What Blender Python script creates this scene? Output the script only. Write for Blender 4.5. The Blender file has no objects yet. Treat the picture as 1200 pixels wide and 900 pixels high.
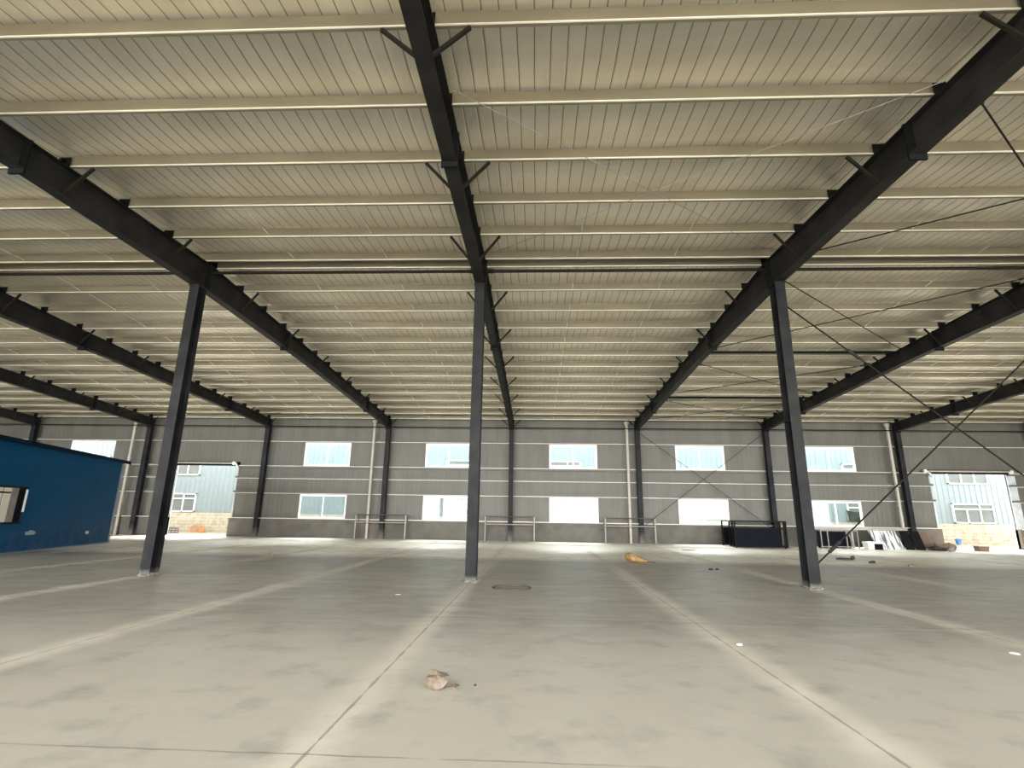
import bpy, bmesh, math, random
from mathutils import Vector, Matrix
random.seed(7)
SC = bpy.context.scene
COL = SC.collection

# ------------------------------------------------------------------ helpers
class MB:
    """collects simple solids into one mesh"""
    def __init__(s): s.v = []; s.f = []
    def add(s, vs, fs):
        b = len(s.v); s.v += [tuple(v) for v in vs]; s.f += [tuple(b + i for i in f) for f in fs]
    def box(s, x0, x1, y0, y1, z0, z1):
        vs = [(x0,y0,z0),(x1,y0,z0),(x1,y1,z0),(x0,y1,z0),(x0,y0,z1),(x1,y0,z1),(x1,y1,z1),(x0,y1,z1)]
        s.add(vs, [(0,3,2,1),(4,5,6,7),(0,1,5,4),(1,2,6,5),(2,3,7,6),(3,0,4,7)])
    def prism(s, pts, axis, a, b):
        """extrude a closed 2D outline along an axis; outline is in the other two axes (x,y),(x,z) or (y,z)"""
        def p(u, w, t):
            return {'z':(u,w,t), 'y':(u,t,w), 'x':(t,u,w)}[axis]
        n = len(pts)
        vs = [p(u,w,a) for u,w in pts] + [p(u,w,b) for u,w in pts]
        fs = [tuple(range(n-1,-1,-1)), tuple(range(n,2*n))] + [(i,(i+1)%n,n+(i+1)%n,n+i) for i in range(n)]
        s.add(vs, fs)
    def tube(s, p0, p1, r, n=10, r1=None):
        p0 = Vector(p0); p1 = Vector(p1); d = (p1-p0).normalized()
        a = d.cross(Vector((0,0,1)) if abs(d.z) < .9 else Vector((1,0,0))).normalized(); c = d.cross(a)
        r1 = r if r1 is None else r1
        vs = []
        for q, rr in ((p0,r),(p1,r1)):
            for i in range(n):
                t = 2*math.pi*i/n; vs.append(q + a*math.cos(t)*rr + c*math.sin(t)*rr)
        fs = [tuple(range(n-1,-1,-1)), tuple(range(n,2*n))] + [(i,(i+1)%n,n+(i+1)%n,n+i) for i in range(n)]
        s.add(vs, fs)
    def path(s, pts, r, n=10):
        for a, b in zip(pts, pts[1:]): s.tube(a, b, r, n)
    def bar(s, p0, p1, w, h):
        """rectangular bar between two points"""
        p0 = Vector(p0); p1 = Vector(p1); d = (p1-p0).normalized()
        a = d.cross(Vector((0,0,1)) if abs(d.z) < .9 else Vector((0,1,0))).normalized(); c = a.cross(d)
        vs = []
        for q in (p0,p1):
            for i, j in ((-1,-1),(1,-1),(1,1),(-1,1)): vs.append(q + a*i*w/2 + c*j*h/2)
        s.add(vs, [(3,2,1,0),(4,5,6,7)] + [(i,(i+1)%4,4+(i+1)%4,4+i) for i in range(4)])
    def build(s, name, mat, parent=None, bevel=0, smooth=False):
        me = bpy.data.meshes.new(name); me.from_pydata(s.v, [], s.f)
        bm = bmesh.new(); bm.from_mesh(me)
        bmesh.ops.recalc_face_normals(bm, faces=bm.faces)
        bm.to_mesh(me); bm.free()
        me.materials.append(mat)
        if smooth:
            for p in me.polygons: p.use_smooth = True
        o = bpy.data.objects.new(name, me); COL.objects.link(o)
        if parent: o.parent = parent
        if bevel:
            m = o.modifiers.new('bevel','BEVEL'); m.width = bevel; m.segments = 2; m.limit_method = 'ANGLE'
        return o

def box(name, mat, b, parent=None, bevel=0):
    m = MB(); m.box(*b); return m.build(name, mat, parent, bevel)
def tag(o, label, cat, group=None):
    o['label'] = label; o['category'] = cat
    if group: o['group'] = group
    return o
def struct(o): o['kind'] = 'structure'; return o
def empty(name, loc, rz=0):
    o = bpy.data.objects.new(name, None); COL.objects.link(o); o.location = loc; o.rotation_euler = (0,0,rz)
    o.empty_display_size = .2; return o
def clone(o, parent=None, dx=0):
    c = o.copy(); COL.objects.link(c)
    if parent: c.parent = parent
    else: c.location.x += dx
    for ch in o.children: clone(ch, c)
    return c
def rock(name, mat, loc, size, seed, parent=None, sub=2, rough=.35):
    bm = bmesh.new(); bmesh.ops.create_icosphere(bm, subdivisions=sub, radius=1)
    rnd = random.Random(seed)
    for v in bm.verts:
        k = 1 + rnd.uniform(-rough, rough)
        v.co = Vector((v.co.x*size[0]*k, v.co.y*size[1]*k, max(-.05, v.co.z*k + .75)*size[2]))
    me = bpy.data.meshes.new(name); bm.to_mesh(me); bm.free(); me.materials.append(mat)
    o = bpy.data.objects.new(name, me); COL.objects.link(o); o.location = loc
    if parent: o.parent = parent
    return o

# ------------------------------------------------------------------ materials
def nodes(name):
    m = bpy.data.materials.new(name); m.use_nodes = True
    nt = m.node_tree; b = nt.nodes['Principled BSDF']
    return m, nt, b
def N(nt, t, **k):
    n = nt.nodes.new(t)
    for a, v in k.items():
        if a.startswith('i_'): n.inputs[a[2:].replace('_',' ')].default_value = v
        else: setattr(n, a, v)
    return n
def math_n(nt, op, a, b=None, clamp=False):
    n = nt.nodes.new('ShaderNodeMath'); n.operation = op; n.use_clamp = clamp
    for i, x in enumerate((a, b)):
        if x is None: continue
        if isinstance(x, (int, float)): n.inputs[i].default_value = x
        else: nt.links.new(x, n.inputs[i])
    return n.outputs[0]
def mixc(nt, fac, a, b):
    n = nt.nodes.new('ShaderNodeMix'); n.data_type = 'RGBA'
    for sock, x in ((n.inputs[0], fac), (n.inputs[6], a), (n.inputs[7], b)):
        if isinstance(x, (int, float)): sock.default_value = x
        elif isinstance(x, tuple): sock.default_value = (*x, 1) if len(x) == 3 else x
        else: nt.links.new(x, sock)
    return n.outputs[2]
def ramp(nt, x, lo, hi):
    n = nt.nodes.new('ShaderNodeMapRange'); n.clamp = True
    nt.links.new(x, n.inputs[0]); n.inputs[1].default_value = lo; n.inputs[2].default_value = hi
    return n.outputs[0]
def coord(nt, scale=(1,1,1)):
    g = nt.nodes.new('ShaderNodeNewGeometry')
    mp = nt.nodes.new('ShaderNodeMapping'); mp.inputs['Scale'].default_value = scale
    nt.links.new(g.outputs['Position'], mp.inputs[0]); return mp.outputs[0]
def objc(nt, scale=(1,1,1)):
    g = nt.nodes.new('ShaderNodeTexCoord')
    mp = nt.nodes.new('ShaderNodeMapping'); mp.inputs['Scale'].default_value = scale
    nt.links.new(g.outputs['Object'], mp.inputs[0]); return mp.outputs[0]
def noise(nt, vec, scale, detail=4, rough=.55):
    n = nt.nodes.new('ShaderNodeTexNoise'); n.inputs['Scale'].default_value = scale
    n.inputs['Detail'].default_value = detail; n.inputs['Roughness'].default_value = rough
    nt.links.new(vec, n.inputs['Vector']); return n.outputs['Fac']
def bump(nt, b, h, strength, dist=.02):
    n = nt.nodes.new('ShaderNodeBump'); n.inputs['Strength'].default_value = strength; n.inputs['Distance'].default_value = dist
    nt.links.new(h, n.inputs['Height']); nt.links.new(n.outputs[0], b.inputs['Normal'])
def simple(name, c, rough=.5, metal=0, var=.15, scale=3, c2=None, spec=.5):
    m, nt, b = nodes(name)
    f = noise(nt, objc(nt), scale, 5)
    c2 = c2 or tuple(x*(1-var*2) for x in c)
    nt.links.new(mixc(nt, ramp(nt, f, .3, .7), c2, c), b.inputs['Base Color'])
    b.inputs['Roughness'].default_value = rough; b.inputs['Metallic'].default_value = metal
    b.inputs['Specular IOR Level'].default_value = spec
    return m

def mat_floor():
    m, nt, b = nodes('worn_concrete')
    P = coord(nt); sep = nt.nodes.new('ShaderNodeSeparateXYZ'); nt.links.new(P, sep.inputs[0])
    X, Y = sep.outputs[0], sep.outputs[1]
    n1 = noise(nt, P, .28, 6, .6); n2 = noise(nt, P, 1.7, 6, .6); nst = noise(nt, coord(nt, (.35,1.6,1)), 1.6, 7, .65)
    nf = noise(nt, P, 9, 4, .6)
    base = mixc(nt, ramp(nt, n1, .35, .68), (.215,.21,.185), (.30,.29,.25))
    # separate pours: paler slabs in the foreground and beyond the fourth joint, the far colour whitened further for sunlight through the doors
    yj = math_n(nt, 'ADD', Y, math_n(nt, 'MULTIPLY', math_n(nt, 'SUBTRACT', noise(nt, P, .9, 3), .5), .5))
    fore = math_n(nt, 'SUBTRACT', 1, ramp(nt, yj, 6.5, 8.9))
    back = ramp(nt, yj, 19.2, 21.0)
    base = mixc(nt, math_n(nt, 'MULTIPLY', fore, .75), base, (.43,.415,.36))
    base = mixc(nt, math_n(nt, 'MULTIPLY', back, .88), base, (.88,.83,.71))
    base = mixc(nt, math_n(nt, 'MULTIPLY', ramp(nt, nst, .48, .66), .55), base, (.42,.40,.34))
    base = mixc(nt, math_n(nt, 'MULTIPLY', ramp(nt, n2, .52, .70), .5), base, (.18,.176,.16))
    speck = ramp(nt, noise(nt, coord(nt, (.6,1.6,1)), 7, 7, .75), .56, .70)
    base = mixc(nt, math_n(nt, 'MULTIPLY', speck, .35), base, (.52,.495,.425))
    pit = ramp(nt, noise(nt, coord(nt, (.7,2.2,1)), 4.5, 7, .75), .60, .72)
    base = mixc(nt, math_n(nt, 'MULTIPLY', pit, .35), base, (.17,.165,.145))
    # dusty bands along the construction joints (every 4 m across the hall)
    wob = math_n(nt, 'MULTIPLY', math_n(nt, 'SUBTRACT', noise(nt, P, 1.1, 4), .5), .22)
    xm = math_n(nt, 'SUBTRACT', math_n(nt, 'PINGPONG', math_n(nt, 'ADD', X, 400.0), 2.0), 0.0)  # 0 at 4k, 2 midway
    d = math_n(nt, 'ABSOLUTE', math_n(nt, 'ADD', xm, wob))
    rag = math_n(nt, 'ADD', math_n(nt, 'MULTIPLY', math_n(nt, 'SUBTRACT', n2, .5), .42), math_n(nt, 'MULTIPLY', math_n(nt, 'SUBTRACT', noise(nt, P, 16, 5, .7), .5), .22))
    band = math_n(nt, 'SUBTRACT', 1, ramp(nt, math_n(nt, 'ADD', d, rag), .06, .32))
    band = math_n(nt, 'MULTIPLY', band, ramp(nt, math_n(nt, 'ADD', math_n(nt, 'MULTIPLY', n2, .6), math_n(nt, 'MULTIPLY', nst, .4)), .3, .6))
    base = mixc(nt, math_n(nt, 'MULTIPLY', band, .75), base, (.56,.53,.45))
    wob2 = math_n(nt, 'MULTIPLY', math_n(nt, 'SUBTRACT', noise(nt, P, 3.0, 3), .5), .05)
    crack = math_n(nt, 'LESS_THAN', math_n(nt, 'ABSOLUTE', math_n(nt, 'ADD', xm, wob2)), .011)
    base = mixc(nt, math_n(nt, 'MULTIPLY', crack, .6), base, (.12,.11,.10))
    # cross joints
    j = None
    for yj in (3.93, 8.8, 14.0, 19.45, 24.6, 29.6):
        dj = math_n(nt, 'ABSOLUTE', math_n(nt, 'ADD', math_n(nt, 'SUBTRACT', Y, yj), wob2))
        lj = math_n(nt, 'LESS_THAN', dj, .004 + .0015*yj)
        j = lj if j is None else math_n(nt, 'MAXIMUM', j, lj)
    base = mixc(nt, math_n(nt, 'MULTIPLY', math_n(nt, 'MULTIPLY', j, ramp(nt, n2, .35, .5)), .6), base, (.10,.09,.08))
    # window light along the far wall painted in as a pale strip; paler area beside the cabin
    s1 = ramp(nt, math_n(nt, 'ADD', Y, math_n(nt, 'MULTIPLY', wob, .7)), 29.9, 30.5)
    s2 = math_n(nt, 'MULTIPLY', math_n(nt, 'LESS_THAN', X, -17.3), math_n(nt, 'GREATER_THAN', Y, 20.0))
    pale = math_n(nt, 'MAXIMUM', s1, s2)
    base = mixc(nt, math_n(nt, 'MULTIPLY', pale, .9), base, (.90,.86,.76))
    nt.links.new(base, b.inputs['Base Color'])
    b.inputs['Specular IOR Level'].default_value = .7
    r = math_n(nt, 'ADD', math_n(nt, 'MULTIPLY', n2, .22), .30)
    r = math_n(nt, 'ADD', r, math_n(nt, 'MULTIPLY', band, .3))
    nt.links.new(r, b.inputs['Roughness'])
    h = math_n(nt, 'ADD', math_n(nt, 'MULTIPLY', nst, 1.0), math_n(nt, 'MULTIPLY', nf, .25))
    bump(nt, b, h, .25, .02)
    return m

def mat_ceiling():
    m, nt, b = nodes('foil_faced_roof_sheet')
    P = coord(nt); sep = nt.nodes.new('ShaderNodeSeparateXYZ'); nt.links.new(P, sep.inputs[0])
    X, Y = sep.outputs[0], sep.outputs[1]
    wob = math_n(nt, 'MULTIPLY', math_n(nt, 'SUBTRACT', noise(nt, coord(nt, (1,.35,1)), 2.0, 3), .5), .05)
    xm = math_n(nt, 'PINGPONG', math_n(nt, 'ADD', math_n(nt, 'ADD', X, 400.0), wob), .125)
    line = math_n(nt, 'LESS_THAN', xm, .0085)
    ym = math_n(nt, 'PINGPONG', math_n(nt, 'ADD', Y, 400.0), .25)
    line2 = math_n(nt, 'MULTIPLY', math_n(nt, 'LESS_THAN', ym, .004), .0)
    n1 = noise(nt, coord(nt, (1,.5,1)), .8, 5)
    n3 = noise(nt, coord(nt, (.12,.9,1)), .8, 4)
    c = mixc(nt, ramp(nt, n1, .3, .7), (.60,.565,.47), (.74,.70,.59))
    c = mixc(nt, math_n(nt, 'MULTIPLY', ramp(nt, n3, .55, .72), .4), c, (.42,.375,.265))
    c = mixc(nt, math_n(nt, 'MULTIPLY', math_n(nt, 'MAXIMUM', line, line2), .75), c, (.07,.06,.045))
    nt.links.new(c, b.inputs['Base Color'])
    b.inputs['Metallic'].default_value = .5
    nt.links.new(math_n(nt, 'ADD', math_n(nt, 'MULTIPLY', n1, .2), .3), b.inputs['Roughness'])
    h = math_n(nt, 'ADD', math_n(nt, 'MULTIPLY', ramp(nt, xm, 0, .03), .5), noise(nt, coord(nt, (1.5,.6,1)), 3.2, 3))
    bump(nt, b, h, .55, .03)
    return m

def mat_wall():
    m, nt, b = nodes('grey_wall_sheet')
    P = coord(nt); sep = nt.nodes.new('ShaderNodeSeparateXYZ'); nt.links.new(P, sep.inputs[0])
    xm = math_n(nt, 'PINGPONG', math_n(nt, 'ADD', sep.outputs[0], 400.0), .15)
    xs = math_n(nt, 'LESS_THAN', math_n(nt, 'PINGPONG', math_n(nt, 'ADD', sep.outputs[0], 400.3), 1.8), .012)
    n1 = noise(nt, coord(nt, (1,1,.25)), 1.3, 5)
    c = mixc(nt, ramp(nt, n1, .3, .7), (.088,.0875,.076), (.120,.119,.103))
    c = mixc(nt, math_n(nt, 'MULTIPLY', xs, .4), c, (.2,.19,.17))
    nt.links.new(c, b.inputs['Base Color']); b.inputs['Roughness'].default_value = .55
    bump(nt, b, ramp(nt, xm, .02, .05), .4, .015)
    return m

def mat_concrete():
    m, nt, b = nodes('low_wall_render')
    P = coord(nt); sep = nt.nodes.new('ShaderNodeSeparateXYZ'); nt.links.new(P, sep.inputs[0])
    n1 = noise(nt, P, .9, 6, .6); n2 = noise(nt, P, .35, 3)
    c = mixc(nt, ramp(nt, n1, .3, .7), (.065,.062,.054), (.12,.115,.10))
    c = mixc(nt, math_n(nt, 'MULTIPLY', ramp(nt, n2, .52, .66), .5), c, (.12,.085,.06))
    nt.links.new(c, b.inputs['Base Color']); b.inputs['Roughness'].default_value = .8
    bump(nt, b, n1, .3, .02)
    return m

def mat_steel(name, c=(.0125,.0122,.0118), dusty=0.0):
    """dark painted steel, cement splashed near the floor"""
    m, nt, b = nodes(name)
    P = coord(nt); sep = nt.nodes.new('ShaderNodeSeparateXYZ'); nt.links.new(P, sep.inputs[0])
    n1 = noise(nt, P, 1.6, 6, .6); n2 = noise(nt, P, 7, 5, .6)
    col = mixc(nt, ramp(nt, n1, .35, .7), c, tuple(x*1.7+.006 for x in c))
    scuff = math_n(nt, 'MULTIPLY', ramp(nt, noise(nt, coord(nt, (1,1,.5)), 2.3, 7, .7), .64, .74), .16)
    col = mixc(nt, scuff, col, (.17,.165,.15))
    if dusty:
        z = sep.outputs[2]
        k = math_n(nt, 'SUBTRACT', 1, ramp(nt, math_n(nt, 'ADD', z, math_n(nt, 'MULTIPLY', n2, dusty)), dusty*.45, dusty*1.25))
        col = mixc(nt, math_n(nt, 'MULTIPLY', k, .8), col, (.17,.16,.14))
    nt.links.new(col, b.inputs['Base Color']); b.inputs['Roughness'].default_value = .5; b.inputs['Specular IOR Level'].default_value = .09
    bump(nt, b, n2, .1, .01)
    return m

def mat_galv(name, c, rough, metal):
    m, nt, b = nodes(name)
    P = coord(nt, (.4,1,1)); n1 = noise(nt, P, 2.2, 5)
    nt.links.new(mixc(nt, ramp(nt, n1, .3, .7), tuple(x*.8 for x in c), c), b.inputs['Base Color'])
    b.inputs['Roughness'].default_value = rough; b.inputs['Metallic'].default_value = metal
    return m

def mat_stone():
    m, nt, b = nodes('cream_block_wall')
    P = coord(nt)
    sw = nt.nodes.new('ShaderNodeSeparateXYZ'); nt.links.new(P, sw.inputs[0])
    cb = nt.nodes.new('ShaderNodeCombineXYZ'); nt.links.new(sw.outputs[0], cb.inputs[0]); nt.links.new(sw.outputs[2], cb.inputs[1])
    br = nt.nodes.new('ShaderNodeTexBrick'); nt.links.new(cb.outputs[0], br.inputs['Vector'])
    br.inputs['Scale'].default_value = 1; br.inputs['Brick Width'].default_value = .62; br.inputs['Row Height'].default_value = .24
    br.inputs['Mortar Size'].default_value = .016
    br.inputs['Color1'].default_value = (.46,.42,.33,1); br.inputs['Color2'].default_value = (.40,.355,.26,1); br.inputs['Mortar'].default_value = (.22,.18,.12,1)
    n = noise(nt, P, 2.5, 4)
    nt.links.new(mixc(nt, ramp(nt, n, .35, .6), (.48,.45,.37), br.outputs['Color']), b.inputs['Base Color'])
    b.inputs['Roughness'].default_value = .9
    return m

def mat_glass(name, tint=(.92,.97,.98), gloss=.02, rough=.02):
    m = bpy.data.materials.new(name); m.use_nodes = True; nt = m.node_tree; nt.nodes.clear()
    o = nt.nodes.new('ShaderNodeOutputMaterial'); t = nt.nodes.new('ShaderNodeBsdfTransparent'); g = nt.nodes.new('ShaderNodeBsdfGlossy')
    n = nt.nodes.new('ShaderNodeTexNoise'); n.inputs['Scale'].default_value = 1.2
    t.inputs[0].default_value = (*tint, 1); g.inputs['Roughness'].default_value = rough
    mx = nt.nodes.new('ShaderNodeMixShader')
    mr = nt.nodes.new('ShaderNodeMapRange'); nt.links.new(n.outputs['Fac'], mr.inputs[0]); mr.inputs[3].default_value = gloss*.7; mr.inputs[4].default_value = gloss*1.3
    nt.links.new(mr.outputs[0], mx.inputs[0]); nt.links.new(t.outputs[0], mx.inputs[1]); nt.links.new(g.outputs[0], mx.inputs[2])
    nt.links.new(mx.outputs[0], o.inputs[0]); return m

def mat_cabin():
    m, nt, b = nodes('blue_cabin_panel')
    P = objc(nt); sep = nt.nodes.new('ShaderNodeSeparateXYZ'); nt.links.new(P, sep.inputs[0])
    n1 = noise(nt, P, .8, 5); n2 = noise(nt, P, 2.6, 6, .65)
    c = mixc(nt, ramp(nt, n1, .3, .7), (.0008,.048,.128), (.0012,.062,.155))
    seam = math_n(nt, 'LESS_THAN', math_n(nt, 'PINGPONG', math_n(nt, 'ADD', sep.outputs[0], 10.), .5), .006)
    c = mixc(nt, math_n(nt, 'MULTIPLY', seam, .5), c, (.004,.03,.09))
    low = math_n(nt, 'SUBTRACT', 1, ramp(nt, math_n(nt, 'ADD', sep.outputs[2], n1), .5, 1.9))
    c = mixc(nt, math_n(nt, 'MULTIPLY', math_n(nt, 'MULTIPLY', low, ramp(nt, n2, .35, .7)), .5), c, (.09,.11,.15))
    nt.links.new(c, b.inputs['Base Color']); b.inputs['Roughness'].default_value = .55; b.inputs['Specular IOR Level'].default_value = .06
    return m

M = dict(
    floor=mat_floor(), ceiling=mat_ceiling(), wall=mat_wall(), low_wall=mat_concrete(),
    steel=mat_steel('dark_blue_grey_steel'), column=mat_steel('dark_steel_cement_splashed', (.0075,.0081,.0088), dusty=.22), far_column=mat_steel('dark_steel_cement_stained', (.011,.012,.013), dusty=.9),
    black=simple('black_painted_steel', (.0075,.008,.0085), .6, spec=.08), navy=simple('dark_sheet_infill', (.004,.005,.009), .6, spec=.06),
    purlin=mat_galv('galvanised_purlin', (.27,.242,.18), .42, .45), lip=mat_galv('galvanised_lip_highlight', (.92,.89,.78), .4, .1),
    girt=mat_galv('grey_girt', (.115,.114,.099), .55, .1), girt_lip=mat_galv('pale_girt_lip', (.62,.60,.54), .5, .1),
    rod=simple('brace_rod_steel', (.014,.013,.011), .6, spec=.08), fly=simple('dark_angle_iron', (.016,.0145,.011), .6, spec=.1), sag=simple('pale_sag_rod', (.75,.72,.62), .45),
    white=simple('white_window_frame', (.86,.88,.89), .4, var=.03), pvc=simple('dirty_white_pipe', (.43,.405,.35), .5, var=.1),
    pipe=simple('bare_steel_tube', (.34,.32,.28), .5, metal=.2), dark_pipe=simple('dark_steel_tube', (.07,.065,.055), .5),
    glass=mat_glass('window_glass'), dark_glass=simple('grey_window_glass', (.17,.19,.185), .5, var=.1, scale=1.5, spec=.1),
    stone=mat_stone(), clad=simple('pale_blue_cladding', (.225,.28,.30), .6, var=.04), yard=simple('yard_concrete', (.60,.57,.49), .9, var=.06, scale=.6),
    cabin=mat_cabin(), cabin_trim=simple('cabin_grey_blue_flashing', (.16,.21,.28), .4), cabin_roof=simple('cabin_dark_roof', (.002,.012,.03), .6, spec=.05),
    cream=simple('cream_pane_reflection', (.72,.69,.58), .7, var=.05), grey=simple('grey_frame', (.22,.21,.20), .5), smear=simple('white_paint_smear', (.40,.45,.50), .8),
    sheet=None, brown=simple('brown_board', (.17,.12,.085), .8), paper=simple('crumpled_brown_paper', (.19,.15,.115), .75, c2=(.075,.055,.038), scale=14),
    sack=simple('yellow_brown_sack', (.34,.21,.07), .7, c2=(.06,.03,.012), scale=9), rubble=simple('grey_rubble', (.26,.24,.20), .9, scale=6),
    dark_scrap=simple('dark_scrap', (.035,.03,.025), .8), pail_blue=simple('blue_plastic', (.10,.28,.62), .4), foam=simple('white_sack', (.83,.83,.80), .7, var=.05),
    orange=simple('orange_hose', (.75,.30,.10), .6), crate=simple('grey_crate_plastic', (.14,.14,.15), .6), manhole=simple('rusty_iron_cover', (.21,.20,.17), .7, c2=(.15,.14,.12), scale=6),
    rim=simple('dark_iron_rim', (.07,.055,.045), .7), steel_pale=simple('shiny_roller', (.75,.73,.68), .35, metal=.3),
    jamb=simple('pale_grey_jamb', (.50,.54,.57), .5), tarp=simple('dark_tarp', (.016,.02,.021), .6, c2=(.05,.053,.05), scale=2.5, spec=.1),
)
def mat_sheet():
    m, nt, b = nodes('streaked_white_sheets')
    n = noise(nt, objc(nt, (9,1,.7)), 1.3, 4, .6)
    nt.links.new(mixc(nt, ramp(nt, n, .43, .52), (.10,.105,.11), (.78,.80,.82)), b.inputs['Base Color']); b.inputs['Roughness'].default_value = .5
    return m
M['sheet'] = mat_sheet()

# ------------------------------------------------------------------ dimensions
S = 8.0                       # frame spacing
YN, YF = 13.09, 33.15         # front faces of the mid-hall and far columns
YR, ZR, SL = 13.5, 8.5, .05   # ridge line, underside of purlins there, roof slope
YW = 33.73                    # inner face of the far wall sheet
XL, XR = -40.3, 40.3
YB = -5.2                     # open eave behind the camera
def zp(y): return ZR - SL*abs(y-YR)             # underside of purlins / top of roof beams
def zb(y):                                      # underside of the tapered roof beams
    pts = [(-7,7.0),(5,7.56),(13.5,7.70),(20,7.57),(33.6,6.93)]
    for (a,za),(b,zb_) in zip(pts, pts[1:]):
        if y <= b: return za + (zb_-za)*(y-a)/(b-a)
    return pts[-1][1]
PUR = [2.70, 4.23, 5.75, 7.27, 8.79, 10.34, 11.84, 13.27, 13.76, 15.22, 16.73, 18.23, 19.72, 21.16, 22.62, 24.08, 25.58, 27.07, 28.6, 30.15, 31.7, 33.15]
DOORS = [(-22.05,-17.95,4.45),(25.85,30.35,4.42)]
WX = [8*k+2.42 for k in range(-5,5)]            # left edges of the 3 m windows
WU, WL = (4.46,6.0), (1.16,2.66)

# ------------------------------------------------------------------ shell
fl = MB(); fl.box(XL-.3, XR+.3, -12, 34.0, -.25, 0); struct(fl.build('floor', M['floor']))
yd = MB(); yd.box(-75, 75, 34.0, 70, -.3, -.15); struct(yd.build('yard_ground', M['yard']))
yd2 = MB(); yd2.box(-75, 75, -60, -12, -.3, -.1); struct(yd2.build('forecourt_ground', M['yard']))

# roof sheet: foil sagging slightly between the purlins, with a second skin above it
def ceiling_mesh():
    ys = []
    P = [YB] + [-3.4,-1.9,-.4,1.15] + PUR + [YW+.15]
    for a, b in zip(P, P[1:]):
        n = 6 if b-a > .8 else 2
        for i in range(n):
            t = i/n; y = a+(b-a)*t
            ys.append((y, zp(y)+.29-.042*4*t*(1-t)*(1 if b-a > .8 else 0)))
    ys.append((P[-1], zp(P[-1])+.29))
    top = [(y, zp(y)+.42) for y in (P[-1], YR, YB)]
    m = MB(); m.prism(ys+top, 'x', XL, XR); return m
struct(ceiling_mesh().build('ceiling', M['ceiling']))

def wall_with_holes(name, mat, x0, x1, y0, y1, z0, z1, holes, parent=None):
    xs = sorted({x0,x1,*[h[0] for h in holes],*[h[1] for h in holes]}); zs = sorted({z0,z1,*[h[2] for h in holes],*[h[3] for h in holes]})
    xs = [x for x in xs if x0 <= x <= x1]; zs = [z for z in zs if z0 <= z <= z1]
    m = MB()
    for a, b in zip(xs, xs[1:]):
        run = None
        for c, d in zip(zs, zs[1:]):
            mx, mz = (a+b)/2, (c+d)/2
            solid = not any(h[0] < mx < h[1] and h[2] < mz < h[3] for h in holes)
            if solid: run = (run[0], d) if run else (c, d)
            if (not solid or d == zs[-1]) and run:
                m.box(a, b, y0, y1, *run); run = None
    return m.build(name, mat, parent)
doorh = [(a,b,-1,z) for a,b,z in DOORS]
def in_door(x): return any(a-.3 < x+3.05 and x < b+.3 for a,b,_ in DOORS)
wins = [(x, WU) for x in WX] + [(x, WL) for x in WX if not in_door(x)]
wins = [(x, w) for x, w in wins if not (in_door(x))]
holes = doorh + [(x, x+3.05, *w) for x, w in wins]
wb = struct(wall_with_holes('wall_back', M['wall'], XL, XR, YW, YW+.07, 1.12, zp(YW)+.36, holes))
lw = wall_with_holes('low_wall', M['low_wall'], XL, XR, 33.48, 33.85, 0, 1.13, doorh, wb)
for nm, x in (('wall_left', XL), ('wall_right', XR)):
    m = MB(); s = 1 if x > 0 else -1
    m.prism([(YB,0),(YW+.1,0),(YW+.1,zp(YW)+.3),(YR,ZR+.3),(YB,zp(YB)+.3)], 'x', x, x+s*.1)
    struct(m.build(nm, M['wall']))

# windows of the far wall (white frame, two sliding sashes each with its pane)
open_right = {(-13.58, WL)}
for i, (x, (z0,z1)) in enumerate(wins):
    y0, y1 = YW-.03, YW+.09
    e = struct(empty(f'window_{i+1}', (x+1.525, YW, z0)))
    def P(m, nm, mat): 
        o = m.build(nm, mat, e); o.matrix_parent_inverse = Matrix.Translation((-(x+1.525), -YW, -z0)); return o
    m = MB(); t = .06
    m.box(x, x+3.05, y0, y1, z0, z0+t); m.box(x, x+3.05, y0, y1, z1-t, z1); m.box(x, x+t, y0, y1, z0+t, z1-t); m.box(x+3.05-t, x+3.05, y0, y1, z0+t, z1-t)
    P(m, 'window_frame', M['white'])
    kind = (i*7) % 3
    for k, (a, b, yy) in enumerate(((x+t, x+1.56, YW+.0), (x+1.49, x+3.05-t, YW+.045))):
        m = MB(); w = .045; c, d = z0+t, z1-t
        m.box(a, b, yy, yy+.03, c, c+w); m.box(a, b, yy, yy+.03, d-w, d); m.box(a, a+w, yy, yy+.03, c+w, d-w); m.box(b-w, b, yy, yy+.03, c+w, d-w)
        P(m, 'sash', M['white'])
        m = MB(); m.box(a+w, b-w, yy+.011, yy+.019, c+w, d-w); P(m, 'pane', M['glass'])

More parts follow.
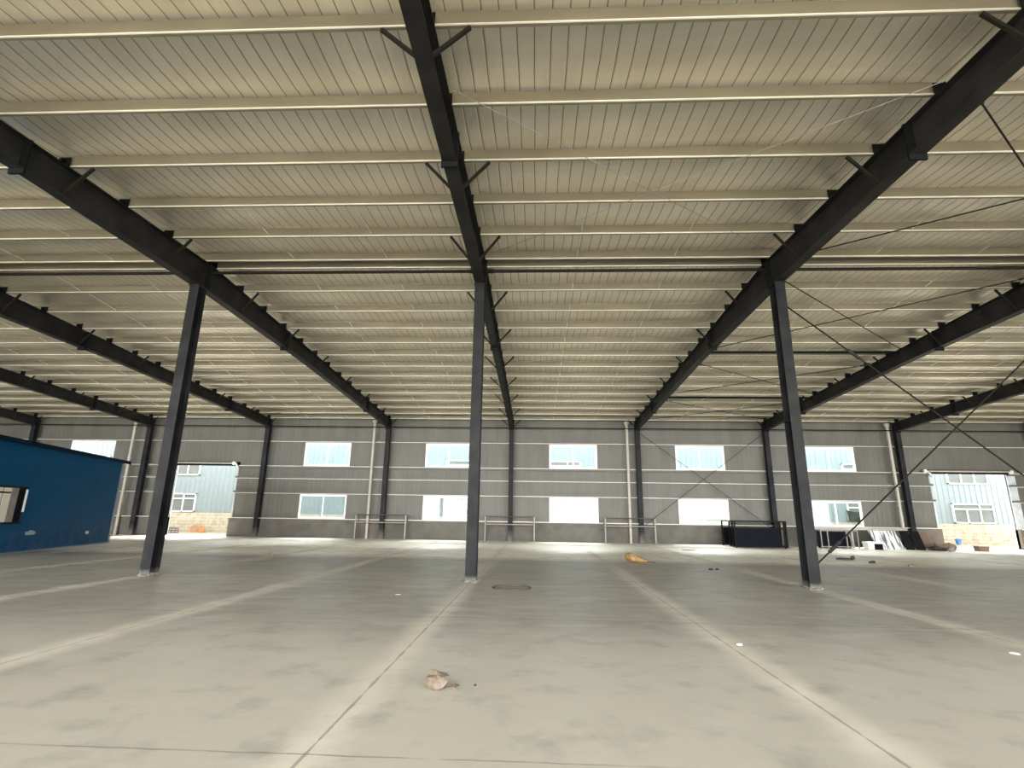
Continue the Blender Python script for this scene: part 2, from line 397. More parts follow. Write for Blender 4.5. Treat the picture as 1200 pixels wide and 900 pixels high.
# doorways: dark header box with its track, roller and jambs
for i, (a, b, z) in enumerate(DOORS):
    e = struct(empty(f'door_{i+1}', ((a+b)/2, YW, 0)))
    inv = Matrix.Translation((-(a+b)/2, -YW, 0))
    def P(m, nm, mat):
        o = m.build(nm, mat, e); o.matrix_parent_inverse = inv; return o
    m = MB(); m.box(a-.25, b+.15, YW-.22, YW-.02, z-.03, z+.22); P(m, 'header_box', M['black'])
    m = MB(); m.tube((a-.2, YW-.28, z+.13), (b+.05, YW-.28, z+.13), .055); P(m, 'track', M['pipe'])
    m = MB(); q = b+.1 if i == 0 else a-.2
    m.tube((q-.22, YW-.34, z+.12), (q-.22, YW-.2, z+.12), .11, 14); m.bar((q-.1,YW-.3,z+.12), (q+.12,YW-.3,z-.22), .06, .08); P(m, 'roller', M['steel_pale'])
    m = MB(); m.box(a-.1, a, YW-.05, YW+.16, 0, z); P(m, 'jamb', M['jamb'])
    m = MB(); m.box(b, b+.1, YW-.05, YW+.16, 0, z); P(m, 'jamb', M['jamb'])
    if i == 1:
        m = MB(); m.box(b+.06, b+.42, YW-.14, YW-.02, 0, z-.1); P(m, 'door_leaf_edge', M['jamb'])
        m = MB(); m.tube((b+.15, YW-.34, z+.1), (b+.15, YW-.2, z+.1), .11, 14); P(m, 'roller', M['steel_pale'])

# ------------------------------------------------------------------ wall girts
def spans(zc):
    """bits of a girt row, broken at the columns and doorways"""
    cuts = [(S*k-.05, S*k+.05) for k in range(-5,6)] if 0 else []
    for a, b, z in DOORS:
        if zc < z+.25: cuts.append((a-.02, b+.02))
    cuts.sort(); out = []; x = XL
    for a, b in cuts:
        if a > x: out.append((x, a))
        x = max(x, b)
    out.append((x, XR)); return out
ROWS = [(1.155,-1,'pale lipped steel rail capping the low wall below the lower windows'),
        (2.70,1,'horizontal wall rail just above the lower windows of the far wall'),
        (3.63,1,'horizontal wall rail midway between the two window rows of the far wall'),
        (4.44,-1,'horizontal wall rail directly below the upper windows of the far wall'),
        (6.03,1,'horizontal wall rail directly above the upper windows of the far wall')]
for z, sgn, lab in ROWS:
    g = tag(empty('wall_rail', (0, 33.6, z)), lab, 'rail', 'horizontal rails of the far wall')
    for a, b in spans(z):
        m = MB()
        z0, z1 = (z-.14, z) if sgn < 0 else (z, z+.14)
        if z < 1.2: m.box(a, b, 33.44, 33.72, z-.02, z)
        else: m.box(a, b, 33.52, 33.72, z0, z1)
        o = m.build('rail_channel', M['girt'], g); o.matrix_parent_inverse = Matrix.Translation((0,-33.6,-z))
        m = MB()
        if z < 1.2: m.box(a, b, 33.41, 33.44, z-.03, z+.015)
        else: m.box(a, b, 33.50, 33.53, z-.018, z+.018)
        o = m.build('rail_lip', M['girt_lip'], g); o.matrix_parent_inverse = Matrix.Translation((0,-33.6,-z)); o['label'] = 'pale folded lip'

# ------------------------------------------------------------------ columns
def h_outline(w, d, tf=.016, tw=.012):
    a, h = w/2, d/2
    return [(-a,-h),(a,-h),(a,-h+tf),(tw/2,-h+tf),(tw/2,h-tf),(a,h-tf),(a,h),(-a,h),(-a,h-tf),(-tw/2,h-tf),(-tw/2,-h+tf),(-a,-h+tf)]
NEAR = {-1:'dark steel column standing nearest the blue cabin, foot mid-floor, leaning left in view',
        0:'dark steel column standing mid-floor at the centre, beside the round manhole cover',
        1:'dark steel column standing mid-floor on the right, with brace rod at its foot'}
for k, lab in NEAR.items():
    c = tag(empty('steel_column', (S*k, YN+.175, 0)), lab, 'column', 'columns standing mid-floor')
    m = MB(); m.prism(h_outline(.26,.35), 'z', .02, zb(YN)-.012); m.build('column_shaft', M['column'], c)
    m = MB(); m.box(-.15,.15,-.19,.19,0,.02); m.build('base_plate', M['column'], c)
    m = MB(); m.box(-.15,.15,-.2,.2,zb(YN)-.03,zb(YN)-.006); m.build('cap_plate', M['steel'], c)
    for zz in (3.95,):
        m = MB(); m.box(-.128,.128,-.16,.16,zz,zz+.012); m.build('stiffener', M['steel'], c)
    # lump of cement around the foot
    rock('cement_foot', M['rubble'], (.02,-.02,0), (.2,.22,.035), 11+k, c, 3, .25)
FAR = {-4:'dark far-wall column whose top shows above the blue cabin roof',
       -3:'dark far-wall column between the blue cabin and the left doorway',
       -2:'dark far-wall column just right of the left doorway',
       -1:'dark far-wall column behind the left guard rail, beside a white downpipe',
       0:'dark far-wall column behind the middle guard rail, without a downpipe',
       1:'dark far-wall column behind the right guard rail, beside a white downpipe',
       2:'dark far-wall column rising behind the black steel frames',
       3:'dark far-wall column behind the leaning dark sheets, left of the right doorway',
       4:'dark far-wall column at the right edge of the photo, beyond the right doorway'}
for k, lab in FAR.items():
    c = tag(empty('steel_column', (S*k, YF+.15, 0)), lab, 'column', 'columns along the far wall')
    m = MB(); m.prism(h_outline(.28,.3), 'z', .02, zp(33.3)-.02); m.build('column_shaft', M['far_column'], c)
    m = MB(); m.box(-.19,.19,-.2,.16,0,.02); m.build('base_plate', M['far_column'], c)
    m = MB(); m.box(-.17,.17,-.19,-.155,zb(33)-.12,zp(33)-.02); m.build('end_plate', M['black'], c)

# ------------------------------------------------------------------ roof beams
def beam_mesh(w=.26, tf=.018):
    ys = [YB, 0, 5, 9, 13.5, 17, 20, 26, YF-.03]
    m = MB()
    def strip(off0, off1, hw, base):
        lo = [(y, (zb(y) if base == 'b' else zp(y)-.012)+off0) for y in ys]; hi = [(y, (zb(y) if base == 'b' else zp(y)-.012)+off1) for y in reversed(ys)]
        m.prism(lo+hi, 'x', -hw, hw)
    strip(0, tf, w/2, 'b'); strip(-tf, 0, w/2, 't')
    web = [(y, zb(y)+tf) for y in ys] + [(y, zp(y)-.012-tf) for y in reversed(ys)]
    m.prism(web, 'x', -.006, .006)
    return m
BEAMS = {-4:'roof beam nearest the left edge, ending on the column above the blue cabin',
         -3:'roof beam ending on the column between the blue cabin and the left doorway',
         -2:'roof beam ending on the far column just right of the left doorway',
         -1:'big dark roof beam carried by the left mid-floor column',
         0:'big dark roof beam overhead at the centre, carried by the middle mid-floor column',
         1:'big dark roof beam carried by the right mid-floor column',
         2:'roof beam ending on the far column behind the black steel frames',
         3:'roof beam ending on the far column left of the right doorway',
         4:'short visible end of roof beam on the column at the right edge'}
def make_beam():
    b = beam_mesh().build('roof_beam', M['steel'])
    for y in (-2.5, 7.95, 18.5, 28.5):
        m = MB(); m.box(-.15,.15,y-.022,y+.022,zb(y)-.10,zp(y)-.006); m.build('splice_plate', M['black'], b)
    m = MB(); m.box(-.15,.15,YR-.02,YR+.02,zb(YR)+.02,zp(YR)+.2); m.build('ridge_plate', M['black'], b)
    for i, y in enumerate(PUR):
        if not (YN < y < YN+.4):
            m = MB(); m.box(-.13,.13,y-.042,y-.032,zp(y)-.009,zp(y)+.2); m.box(-.012,.012,y-.12,y-.042,zp(y)-.007,zp(y)+.15); m.build('cleat', M['black'], b)
    for y in (2.70, 5.75, 8.79, 11.84, 15.22, 18.23, 21.16, 24.08, 27.07, 30.15, 32.95):
        for s in (-1,1):
            m = MB(); m.bar((s*.10, y, zb(y)+.03), (s*.62, y, zp(y)-.035), .05, .05)
            m.build('fly_brace', M['fly'], b)
    return b
b0 = make_beam(); b0.location.x = S*-4
for k, lab in BEAMS.items():
    b = b0 if k == -4 else clone(b0, None, S*(k+4))
    tag(b, lab, 'beam', 'roof beams of the hall')

# ------------------------------------------------------------------ purlins
names = ['zeroth','first','second','third','fourth','fifth','sixth','seventh','eighth','ninth','tenth','eleventh','twelfth','thirteenth','fourteenth','fifteenth']
near = [y for y in PUR if y < YR]; far = [y for y in PUR if y > YR]
def make_purlin(y):
    z = zp(y); t = .004
    # Z section in the (y,z) plane: flat web, bottom flange towards the camera with a turned lip, top flange beyond
    prof = [(y,z+.25),(y,z),(y+.045,z),(y+.045,z+.02),(y+.041,z+.02),(y+.041,z+t),(y+t,z+t),(y+t,z+.25-t),(y+.055,z+.25-t),(y+.055,z+.25)]
    m = MB(); m.prism(prof, 'x', XL+.02, XR-.02)
    p = m.build('purlin', M['purlin'])
    m = MB(); m.prism([(y-.001,z+.040),(y-.005,z+.040),(y-.026,z+.010),(y-.024,z+.004),(y-.001,z+.004)], 'x', XL+.02, XR-.02)  # highlight along the lower edge is painted in as near-white colour
    o = m.build('purlin_lip', M['lip'], p); o['label'] = 'rolled lower edge with painted highlight'
    return p
for i, y in enumerate(PUR):
    p = make_purlin(y)
    if y < YR:
        n = len(near)-near.index(y); lab = f'{names[n]} galvanised purlin on the near side of the ridge, counted from the ridge strut'
        if n == 1: lab = 'galvanised ridge purlin just on the near side of the ridge strut'
        if n == 8: lab = 'galvanised purlin above the camera, furthest from the ridge strut'
    else:
        n = far.index(y)+1; lab = f'{names[n]} galvanised purlin beyond the ridge strut, counted towards the far wall'
        if n == 1: lab = 'galvanised ridge purlin just on the far side of the ridge strut'
        if n == len(far): lab = 'last galvanised purlin, tight against the top of the far wall'
    tag(p, lab, 'purlin', 'purlins under the roof sheet')
    if i+1 < len(PUR):
        y2 = PUR[i+1]
        if y2-y > .8 and y > 10:
            for k in range(-3,3):
                for f in (1/3, 2/3):
                    x = S*(k+f)
                    m = MB(); m.tube((x, y+.01, zp(y)+.12), (x, y2-.045, zp(y2)+.06), .011, 6); m.build('sag_rod', M['sag'], p)

# ------------------------------------------------------------------ struts and brace rods
def rod(name, p0, p1, r, mat, lab, cat, group=None, turn=None):
    m = MB(); m.tube(p0, p1, r, 8); o = m.build(name, mat)
    tag(o, lab, cat, group)
    if turn:
        a, b = Vector(p0), Vector(p1)
        t = MB(); t.tube(a.lerp(b, turn), a.lerp(b, turn+.035), r*2.2, 8); t.build('turnbuckle', M['steel'], o)
    return o
rs = tag(empty('ridge_strut', (0,YR,zp(YR)-.26)), 'long dark tube strut running under the ridge across the hall', 'strut')
for k in range(-5,5):
    m = MB(); m.tube((S*k+.17,0,0),(S*k+S-.17,0,0),.045,10); m.build('tube', M['fly'], rs)
    for q in (S*k+.25, S*k+S-.25):
        m = MB(); m.box(q-.08,q+.08,-.006,.006,-.065,.065); m.build('end_plate', M['black'], rs)
rod('eave_strut', (XL+.3,YF-.035,6.98), (XR-.3,YF-.035,6.98), .03, M['black'], 'long dark tube running along the top of the far wall', 'strut')
for y, lab in ((20.5,'dark tube strut between two right-hand roof beams, nearer the mid-floor column'),(27.3,'dark tube strut between two right-hand roof beams, nearer the far wall')):
    rod('roof_strut', (S+.02,y,zp(y)-.09), (2*S-.02,y,zp(y)-.09), .055, M['black'], lab, 'strut', 'struts between the right-hand roof beams')
nodesY = [(6.9,13.1,'nearest the camera'),(13.9,20.2,'just past the ridge'),(21.6,26.7,'second past the ridge'),(27.7,32.4,'next to far wall')]
for ya, yb_, lab in nodesY:
    for s in (0,1):
        xa, xb = (S+.1, 2*S-.1) if s == 0 else (2*S-.1, S+.1)
        lean = 'running away to the right' if s == 0 else 'running away to the left'
        rod('brace_rod', (xa,ya,zp(ya)-.09-.06*s), (xb,yb_,zp(yb_)-.09-.06*s), .016, M['rod'], f'roof brace rod between right-hand beams, {lean}, {lab}', 'brace rod', 'roof brace rods', .04)
for s in (0,1):
    xa, xb = (.2, S-.2) if s == 0 else (S-.2, .2)
    rod('brace_rod', (xa,6.9,zp(6.9)-.025-.02*s), (xb,12.9,zp(12.9)-.025-.02*s), .006, M['pipe'], 'thin roof brace rod between the middle and right beams, ' + ('running away to the right' if s == 0 else 'running away to the left'), 'brace rod', 'roof brace rods')
rod('brace_rod', (S+.06,13.27,.45), (2*S-.06,13.27,7.3), .02, M['rod'], 'stout brace rod rising to the right from the foot of the right mid-floor column', 'brace rod', None, .055)
rod('brace_rod', (S+.06,13.33,7.22), (2*S-.06,13.33,.45), .02, M['rod'], 'brace rod falling to the right from the top of the right mid-floor column', 'brace rod', None, .2)
rod('brace_rod', (S+.16,33.41,6.75), (2*S-.16,33.41,1.0), .014, M['rod'], 'thin wall brace rod falling right across the windows behind the black frames', 'brace rod')
rod('brace_rod', (S+.16,33.36,1.0), (2*S-.16,33.36,6.75), .014, M['rod'], 'thin wall brace rod rising right across the windows left of the black frames', 'brace rod')

# ------------------------------------------------------------------ downpipes
DP = {-25.07:'white downpipe between the blue cabin and its neighbouring far column', -8.93:'white downpipe left of the column behind the left guard rail',
      7.34:'white downpipe left of the column behind the right guard rail', 23.47:'white downpipe behind the leaning sheets near the right doorway'}
for x, lab in DP.items():
    d = tag(empty('downpipe', (x, 33.28, 0)), lab, 'downpipe', 'white downpipes on the far wall')
    m = MB(); m.tube((0,0,0),(0,0,7.2),.085,16); m.build('pipe', M['pvc'], d, smooth=False)
    m = MB(); m.tube((0,0,7.2),(0,.02,7.33),.085,16,.17); m.tube((0,.02,7.33),(0,.02,7.44),.17,16); m.build('hopper', M['pvc'], d)
    for z in (2.4,4.8):
        m = MB(); m.tube((0,0,z),(0,0,z+.05),.1,16); m.bar((0,.1,z+.025),(0,.2,z+.025),.05,.05); m.build('clip', M['pvc'], d)

# ------------------------------------------------------------------ guard rails
for x0, x1, y, lab in ((-9.5,-6.4,32.75,'tube guard rail in front of the left of the three guarded far columns'),(-1.5,1.48,32.75,'tube guard rail in front of the far column at the centre'),(5.75,8.72,32.75,'tube guard rail around the right downpipe and column, next to the black frames')):
    g = tag(empty('guard_rail', ((x0+x1)/2, y, 0)), lab, 'rail', 'guard rails around the far columns')
    w = (x1-x0)/2
    m = MB(); m.tube((-w,0,0),(-w,0,1.46),.038,10); m.build('post', M['pipe'], g)
    m = MB(); m.tube((w,0,0),(w,0,1.46),.045,10); m.build('post', M['pipe'], g)
    m = MB(); m.path([(-w,.5,1.46),(-w,0,1.46),(w,0,1.46),(w,.5,1.46)],.03); m.build('top_rail', M['dark_pipe'], g)
    m = MB(); m.path([(-w,.5,1.0),(-w,0,1.0),(w,0,1.0),(w,.5,1.0)],.032); m.build('middle_rail', M['pipe'], g)
    for q in (-w, w):
        m = MB(); m.tube((q,.5,0),(q,.5,1.46),.03,10); m.build('post', M['dark_pipe'], g)

# ------------------------------------------------------------------ blue cabin
DX, DY = -.284, .959
cab = tag(empty('site_cabin', (-15.92, 15.23, 0), math.atan2(DY, DX)), 'long blue panel site cabin with flat roof standing on the left', 'cabin')
L, D, H = 10.5, 3.4, 3.8
m = MB(); m.box(.02,L,.0,D,.04,H); m.build('cabin_body', M['cabin'], cab)
m = MB(); m.box(-.3,L+.35,-.16,D+.2,H,H+.09); m.box(-.3,L+.35,-.17,-.15,H-.05,H+.1); m.build('cabin_roof', M['cabin_roof'], cab)
m = MB(); m.box(L-.16,L+.012,-.012,0,.04,H-.06); m.box(L,L+.012,0,.16,.04,H-.06); m.build('corner_flashing', M['cabin_trim'], cab)
m = MB(); m.box(0,L,-.012,D,0,.05); m.build('base_rail', M['cabin_trim'], cab)
w = m2 = None
m = MB(); a, b, z0, z1 = .9, 3.5, 1.02, 2.30
for bx in ((a,b,z0,z0+.05),(a,b,z1-.05,z1),(a,a+.05,z0,z1),(3.30,3.34,z0,z1)): m.box(bx[0],bx[1],-.05,.0,bx[2],bx[3])
wf = m.build('cabin_window', M['black'], cab)
box('window_recess', M['navy'], (a+.05,3.30,-.012,-.002,z0+.05,z1-.05), wf)
box('sash', M['grey'], (2.62,2.97,-.035,-.012,z0+.06,z1-.06), wf)
for x0, x1 in ((.98,1.75),(1.80,2.16),(2.22,2.60)):
    box('pane', M['cream'], (x0,x1,-.03,-.012,z0+.06,z1-.26), wf); box('pane', M['cream'], (x0,x1,-.03,-.012,z1-.2,z1-.07), wf)  # bright reflection in the panes painted as flat cream
box('side_trim', M['white'], (3.36,3.46,-.06,-.01,1.42,2.2), wf)['label'] = 'white upright strip'
m = MB(); m.tube((8.16,-.02,.55),(8.16,-.1,.55),.07,14); m.build('pipe_stub', M['pvc'], cab)
rk = rock('paint_smear', M['smear'], (4.25,-.004,.6), (.28,.004,.08), 4, cab, 3, .4)

# ------------------------------------------------------------------ outside: neighbouring building
nb = tag(empty('neighbour_building', (0,42,0)), 'pale blue clad building on a cream block base, seen through the windows and doorways', 'building')
def NP(m, nm, mat, parent=None):
    o = m.build(nm, mat, parent or nb)
    if parent is None: o.matrix_parent_inverse = Matrix.Translation((0,-42,0))
    return o
m = MB(); m.box(-70,70,41.95,42.5,-.2,1.38); NP(m, 'block_base', M['stone'])
pts = []; x = -70; 
while x < 70:
    pts += [(x,42.02),(x+.16,42.02),(x+.19,41.985),(x+.29,41.985),(x+.32,42.02)]; x += .4
m = MB(); m.prism(pts+[(70,42.02),(70,42.4),(-70,42.4)], 'z', 1.38, 9.4); NP(m, 'wall_cladding', M['clad'])
m = MB(); m.box(-70.3,70.3,41.6,42.6,9.4,9.7); NP(m, 'eaves_gutter', M['white'])
for k in range(-5,6):
    x = 2.1+7.72*k
    for z0, z1, row in ((1.44,2.88,0),(4.33,5.78,1)):
        m = MB(); t = .08; y0, y1 = 41.86, 42.02
        m.box(x,x+3.0,y0,y1,z0,z0+t); m.box(x,x+3.0,y0,y1,z1-t,z1); m.box(x,x+t,y0,y1,z0,z1); m.box(x+3-t,x+3,y0,y1,z0,z1)
        m.box(x+t,x+3-t,y0,y1,z1-.44,z1-.36); m.box(x+.98,x+1.06,y0,y1,z0,z1-.36); m.box(x+1.95,x+2.03,y0,y1,z0,z1)
        f = NP(m, 'window_frame', M['white'])
        m = MB(); m.box(x+t,x+3-t,41.94,41.96,z0+t,z1-t)
        o = m.build('pane', M['dark_glass'], f)
        if k == 3 and row == 0:
            m = MB()
            n = 8; top = [(x-.12+1.5*i/n, 2.12+.16*(2*i/n-1)**2 + .04*i/n) for i in range(n+1)]
            m.prism([(x-.05,1.40),(x+1.36,1.40)]+top[::-1], 'y', 41.78, 41.82); q = m.build('hung_tarp', M['tarp'], f); q['label'] = 'dark cloth hung over the window'

# small things in the yard by the left doorway
def torus(name, mat, loc, R, r, tilt):
    me = bpy.data.meshes.new(name); bm = bmesh.new(); n, k = 28, 8; V = []
    for i in range(n):
        a = 2*math.pi*i/n
        V.append([bm.verts.new(((R+r*math.cos(2*math.pi*j/k))*math.cos(a), (R+r*math.cos(2*math.pi*j/k))*math.sin(a), r*math.sin(2*math.pi*j/k))) for j in range(k)])
    for i in range(n):
        for j in range(k): bm.faces.new((V[i][j], V[(i+1)%n][j], V[(i+1)%n][(j+1)%k], V[i][(j+1)%k]))
    bm.to_mesh(me); bm.free(); me.materials.append(mat)
    o = bpy.data.objects.new(name, me); COL.objects.link(o); o.location = loc; o.rotation_euler = tilt; return o
tag(torus('hose_coil', M['orange'], (-25.45,41.72,.17), .27, .05, (1.2,0,0)), 'orange ring leaning on the block wall outside the left doorway', 'coil')
tag(rock('orange_rubble', M['orange'], (-24.75,41.6,-.15), (.22,.18,.28), 5), 'orange-brown upright lump outside the left doorway, right of the ring', 'rubble')
cr = tag(empty('plastic_crate', (-26.1,40.3,-.15)), 'small dark open crate on the yard outside the left doorway', 'crate')
m = MB()
for z in (0,.16,.32): m.box(-.3,.3,-.2,-.17,z,z+.07); m.box(-.3,.3,.17,.2,z,z+.07); m.box(-.3,-.27,-.17,.17,z,z+.07); m.box(.27,.3,-.17,.17,z,z+.07)
for sx in (-.29,.25):
    for sy in (-.19,.15): m.box(sx,sx+.04,sy,sy+.04,0,.39)
m.build('crate_body', M['crate'], cr)

# ------------------------------------------------------------------ black steel frames by the far wall
FR = [(12.52,30.35,'front of the four black steel frames beside the far wall, dark sheet filled'),(12.66,31.1,'second black steel frame from the front of the row at the far wall'),
      (12.76,31.85,'third black steel frame from the front of the row at the far wall'),(12.6,32.6,'rearmost of the four black steel frames, closest to the far wall')]
fdx = (0, .3, .55, .7)
for (x, y, lab), e_ in zip(FR, fdx):
    g = tag(empty('barrier_frame', (x, y, 0)), lab, 'frame', 'black steel frames by the far wall')
    w = 2.65 + e_
    for px in (0, w):
        m = MB(); m.box(px-.035,px+.035,-.035,.035,0,1.44); m.build('post', M['black'], g)
    m = MB(); m.box(.035,w-.035,-.03,.03,1.38,1.44); m.build('top_rail', M['black'], g)
    m = MB(); m.box(.035,w-.035,-.03,.03,1.0,1.05); m.build('middle_rail', M['black'], g)
    m = MB(); m.box(.035,w-.035,-.03,.03,.04,.1); m.build('bottom_rail', M['black'], g)
    m = MB(); m.box(.06,w-.3,.0,.02,.1,1.0); m.build('infill_sheet', M['navy'], g)
    m = MB(); m.box(w-.34,w-.29,-.03,.03,.1,1.38); m.build('post', M['black'], g)

# ------------------------------------------------------------------ clutter along the far wall, right
rk = tag(empty('steel_rack', (17.55,31.3,0)), 'low bare steel rack on the floor right of the right mid-floor column', 'rack')
for x in (.05,.42,1.45,2.05):
    for y in ((0,.75) if x in (.05,2.05) else (0,)):
        m = MB(); m.box(x-.025,x+.025,y-.025,y+.025,0,.95); m.build('leg', M['grey'], rk)
m = MB()
for y in (0,.75): m.box(.0,2.1,y-.025,y+.025,.95,1.0)
for x in (.025,2.075): m.box(x-.025,x+.025,.025,.725,.95,1.0)
m.build('top_frame', M['grey'], rk)
m = MB(); m.box(.0,2.1,-.02,.02,.08,.12); m.build('bottom_rail', M['grey'], rk)
m = MB(); m.bar((1.5,0,.93),(1.85,0,.12),.04,.04); m.build('diagonal', M['grey'], rk)
tag(box('dark_sheet', M['navy'], (17.7,19.5,31.85,31.9,0,.9)), 'dark sheet standing behind the low steel rack', 'sheet')
t = MB(); t.box(17.0,23.0,32.25,32.45,1.0,1.15)  # added bar standing in for the shadow band under the sill
o = t.build('sill_shadow_bar', M['pipe']); tag(o, 'long grey bar added for the shadow line under the sill, above the rack', 'beam')
for x in (17.15,19.9): 
    m = MB(); m.box(x-.04,x+.04,32.3,32.4,0,1.0); m.build('leg', M['pipe'], o)
bx = tag(empty('white_box', (20.18,30.7,0)), 'low white box with a dark open front between the rack and the streaked sheets', 'box')
m = MB(); m.box(-.45,.4,0,.5,.32,.42); m.build('lid', M['foam'], bx)
m = MB(); m.box(-.1,.36,.0,.5,0,.32); m.build('dark_front', M['navy'], bx)
m = MB(); m.box(-.42,-.1,.0,.5,.03,.32); m.build('box_side', M['foam'], bx)
# leaning sheets
def leaning(name, x0, x1, mat, lab, yb, yt, z, sk=0):
    m = MB(); n = max(2, int((x1-x0)/.09)); fr = []
    for i in range(n+1):
        u = x0+(x1-x0)*i/n; fr.append((u, .02 if i % 2 else 0))
    vs = []; 
    for zz, yy, s in ((0,yb,0),(z,yt,sk)):
        for u, d in fr: vs.append((u-x0+s, yy+d-yb, zz))
        for u, d in fr: vs.append((u-x0+s, yy+d+.02-yb, zz))
    k = n+1; fs = []
    for i in range(n):
        fs += [(i,i+1,2*k+i+1,2*k+i),(k+i+1,k+i,3*k+i,3*k+i+1),(i+1,i,k+i,k+i+1),(2*k+i,2*k+i+1,3*k+i+1,3*k+i)]
    fs += [(0,2*k,3*k,k),(n,k+n,3*k+n,2*k+n)]
    m.add(vs, fs); o = m.build(name, mat); o.location = (x0, yb, 0); return tag(o, lab, 'sheet')
leaning('metal_sheet', 20.62, 22.1, M['sheet'], 'streaked black and white ribbed sheets leaning beside the far downpipe', 31.3, 31.75, 1.0, -.15)
leaning('metal_sheet', 22.14, 22.62, M['black'], 'left of two dark sheets leaning in front of the far column', 31.25, 31.6, 1.02, -.05)
leaning('metal_sheet', 22.68, 23.2, M['black'], 'right of two dark sheets leaning in front of the far column', 31.25, 31.6, 1.0, -.05)
leaning('brown_board', 23.85, 24.5, M['brown'], 'brown board leaning beside the column left of the right doorway', 32.4, 32.8, .85)
for i, (x, y, s, mt, lab) in enumerate(((23.55,30.9,(.42,.3,.13),'dark_scrap','dark heap on the floor right of the leaning dark sheets'),
        (23.9,30.35,(.15,.13,.15),'rubble','pale round lump beside the dark heap'),
        (24.35,31.4,(.45,.3,.24),'brown','brown heap of scrap on the floor before the right doorway'))):
    tag(rock('scrap_heap', M[mt], (x,y,0), s, 20+i), lab, 'scrap')
tag(rock('white_sack', M['foam'], (25.3,31.6,0), (.5,.3,.17), 31, None, 3, .12), 'low white sack on the floor in front of the right doorway', 'sack')
pl = tag(empty('blue_pail', (25.25,31.6,.325)), 'small blue pail standing on the white sack by the right doorway', 'pail')
m = MB(); m.tube((0,0,0),(0,0,.3),.12,16,.15); m.build('pail_body', M['pail_blue'], pl)
m = MB(); m.path([(.15,0,.28),(.1,0,.4),(0,0,.44),(-.1,0,.4),(-.15,0,.28)],.012,6); m.build('handle', M['foam'], pl)
bb = tag(empty('open_box', (25.95,31.0,0)), 'small brown box with a pale lid on the floor by the right doorway', 'box')
m = MB(); m.box(-.27,.27,-.2,.2,0,.27); m.build('box_body', M['brown'], bb, .01)
m = MB(); m.box(-.31,.29,-.22,.22,.27,.31); m.build('lid', M['pvc'], bb)

# ------------------------------------------------------------------ things on the floor
st = tag(rock('crumpled_paper', M['paper'], (.62,5.36,0), (.1,.1,.085), 3, None, 2, .3), 'crumpled brown paper lump on the floor in the foreground', 'litter')
m = MB()
for i in range(7):
    a = i*.9; m.add([(.08,0,.004),(.2+.02*math.cos(a),.03*i-.09,.006),(.17,.03*i-.06,.012+.01*(i%2))], [(0,1,2)])
m.build('torn_edge', M['paper'], st)
bm = bmesh.new(); bmesh.ops.create_icosphere(bm, subdivisions=3, radius=1); rnd = random.Random(9)
for v in bm.verts:
    t = (v.co.x+1)/2; h = .38*(1-t)**.9+.05; k = 1+rnd.uniform(-.1,.1)
    v.co = Vector((v.co.x*.42, v.co.y*.22*(1.1-.6*t)*k, max(0,(v.co.z+.9))*h*.5*k))
me = bpy.data.meshes.new('sack'); bm.to_mesh(me); bm.free(); me.materials.append(M['sack'])
o = bpy.data.objects.new('torn_sack', me); COL.objects.link(o); o.location = (5.15,19.7,0); tag(o, 'yellow-brown torn sack lying on the floor beyond the middle column', 'sack')
m = MB(); m.box(.3,.62,-.08,.06,0,.03); m.build('sack_tail', M['dark_scrap'], o)
mh = tag(empty('manhole_cover', (1.02,12.3,0)), 'round iron manhole cover set in the floor beside the middle column', 'manhole')
m = MB(); m.tube((0,0,0),(0,0,.012),.40,40); m.build('cover_plate', M['manhole'], mh)
rm = torus('rim', M['rim'], (0,0,.012), .42, .018, (0,0,0)); rm.parent = mh
for i, (x, y, s, mt, lab) in enumerate(((-8.28,19.85,(.17,.07,.05),'brown','flat dark scrap on the floor left of centre, far back'),
        (14.0,22.7,(.3,.05,.05),'dark_scrap','thin dark stick on the floor right of the right mid-floor column'),
        (14.28,22.6,(.08,.06,.11),'dark_scrap','small dark upright scrap at the end of the thin stick'),
        (14.2,21.25,(.13,.07,.05),'dark_scrap','small dark scrap on the floor, just nearer than the thin stick'),
        (14.75,19.9,(.17,.08,.05),'brown','dark brown clod on the floor joint at the right'),
        (7.0,17.4,(.07,.05,.03),'dark_scrap','left of two tiny dark bits left of the right mid-floor column'),
        (7.2,17.45,(.06,.05,.03),'dark_scrap','right of two tiny dark bits left of the right mid-floor column'),
        (9.05,27.2,(.35,.12,.02),'brown','thin flat brown patch of scrap near the right guard rail'),
        (7.44,7.3,(.045,.06,.012),'foam','small white scrap of paper on the floor at far right foreground'),
        (4.15,7.41,(.035,.03,.012),'foam','tiny white chip on the dusty joint right of centre'),
        (-1.19,10.98,(.06,.03,.01),'pvc','tiny white chip on the floor left of the middle column foot'),
        (.97,5.47,(.012,.012,.01),'dark_scrap','tiny dark pebble right of the crumpled paper'))):
    tag(rock('floor_scrap', M[mt], (x,y,0), s, 50+i, None, 2, .3), lab, 'litter')

# ------------------------------------------------------------------ camera (solved from the column grid)
cam = bpy.data.cameras.new('camera'); cam.sensor_width = 36; cam.lens = 611.97/1200*36; cam.clip_end = 500
co = bpy.data.objects.new('camera', cam); COL.objects.link(co)
r = Vector((0.99896933, 0.04304688, 0.01439631)); u = Vector((-0.00349749, -0.24322356, 0.96996395)); f = Vector((-0.04525544, 0.96901458, 0.24282232))
mw = Matrix((( r.x,u.x,-f.x,1.5336),( r.y,u.y,-f.y,0.0),( r.z,u.z,-f.z,1.5761),(0,0,0,1)))
co.matrix_world = mw
SC.camera = co

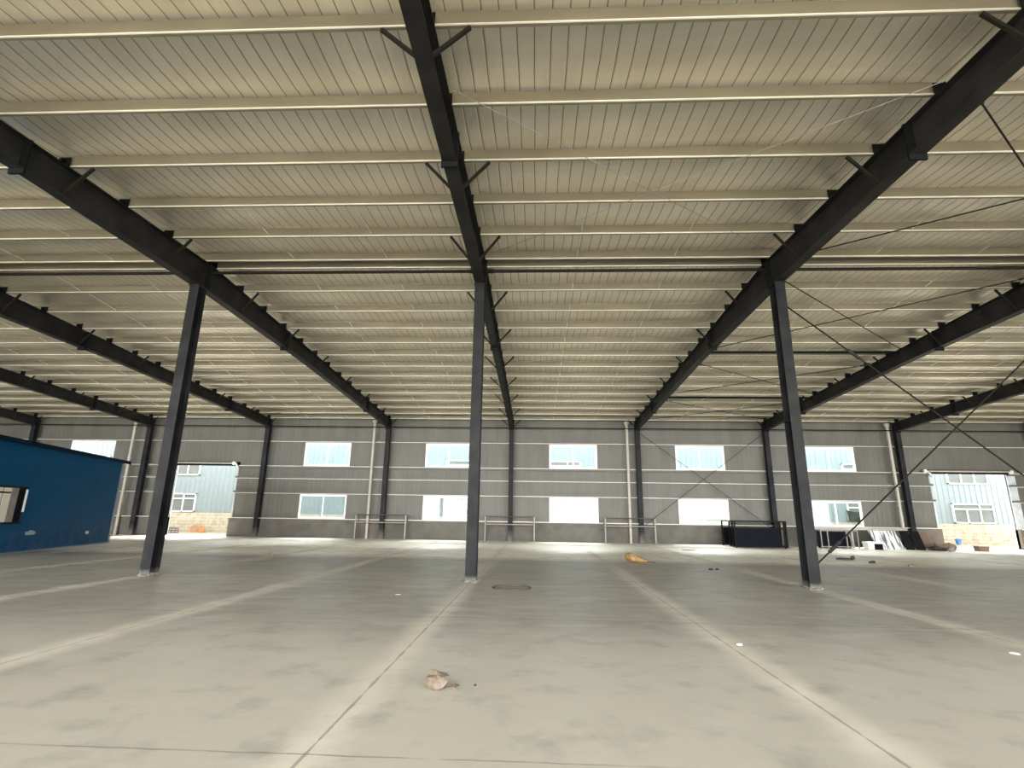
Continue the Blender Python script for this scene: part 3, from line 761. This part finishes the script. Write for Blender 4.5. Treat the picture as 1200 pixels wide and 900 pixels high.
# ------------------------------------------------------------------ light: hazy bright sky and sun
w = bpy.data.worlds.new('sky'); SC.world = w; w.use_nodes = True
wt = w.node_tree; bg = wt.nodes['Background']
# hazy sky: even overhead, much brighter towards the horizon on the open side of the hall
tc = wt.nodes.new('ShaderNodeTexCoord'); sp = wt.nodes.new('ShaderNodeSeparateXYZ'); wt.links.new(tc.outputs['Generated'], sp.inputs[0])
side = math_n(wt, 'POWER', math_n(wt, 'MAXIMUM', math_n(wt, 'MULTIPLY', sp.outputs[1], -1.0), 0.0), 1.5)
low = math_n(wt, 'POWER', math_n(wt, 'SUBTRACT', 1.0, math_n(wt, 'MAXIMUM', sp.outputs[2], 0.0)), 1.5)
st_ = math_n(wt, 'ADD', math_n(wt, 'MULTIPLY', math_n(wt, 'MULTIPLY', side, low), 4.7), .5)
wt.links.new(st_, bg.inputs['Strength']); bg.inputs['Color'].default_value = (1.0,.985,.965,1)
sun = bpy.data.lights.new('sun', 'SUN'); sun.energy = 10.0; sun.angle = math.radians(48); sun.color = (1,.96,.88)   # sun behind thin cloud
so = bpy.data.objects.new('sun', sun); COL.objects.link(so)
el = math.radians(52); az = math.radians(8)
d = Vector((math.sin(az)*math.cos(el), math.cos(az)*math.cos(el), math.sin(el)))
so.rotation_euler = d.to_track_quat('Z','Y').to_euler()
def portal(name, loc, rot, sx, sy):
    l = bpy.data.lights.new(name, 'AREA'); l.shape = 'RECTANGLE'; l.size = sx; l.size_y = sy; l.energy = 1
    l.cycles.is_portal = True
    o = bpy.data.objects.new(name, l); COL.objects.link(o); o.location = loc; o.rotation_euler = rot
portal('sky_portal', (0,YB-.02,3.9), (-math.pi/2,0,math.pi), 80, 7.9)

SC.view_settings.view_transform = 'Standard'; SC.view_settings.look = 'None'
SC.view_settings.exposure = 2.3; SC.view_settings.gamma = 1.0; SC.view_settings.use_curve_mapping = False
SC.cycles.sample_clamp_indirect = 6; SC.cycles.blur_glossy = 1.0
SC.cycles.max_bounces = 10; SC.cycles.diffuse_bounces = 7; SC.cycles.glossy_bounces = 5; SC.cycles.transparent_max_bounces = 12
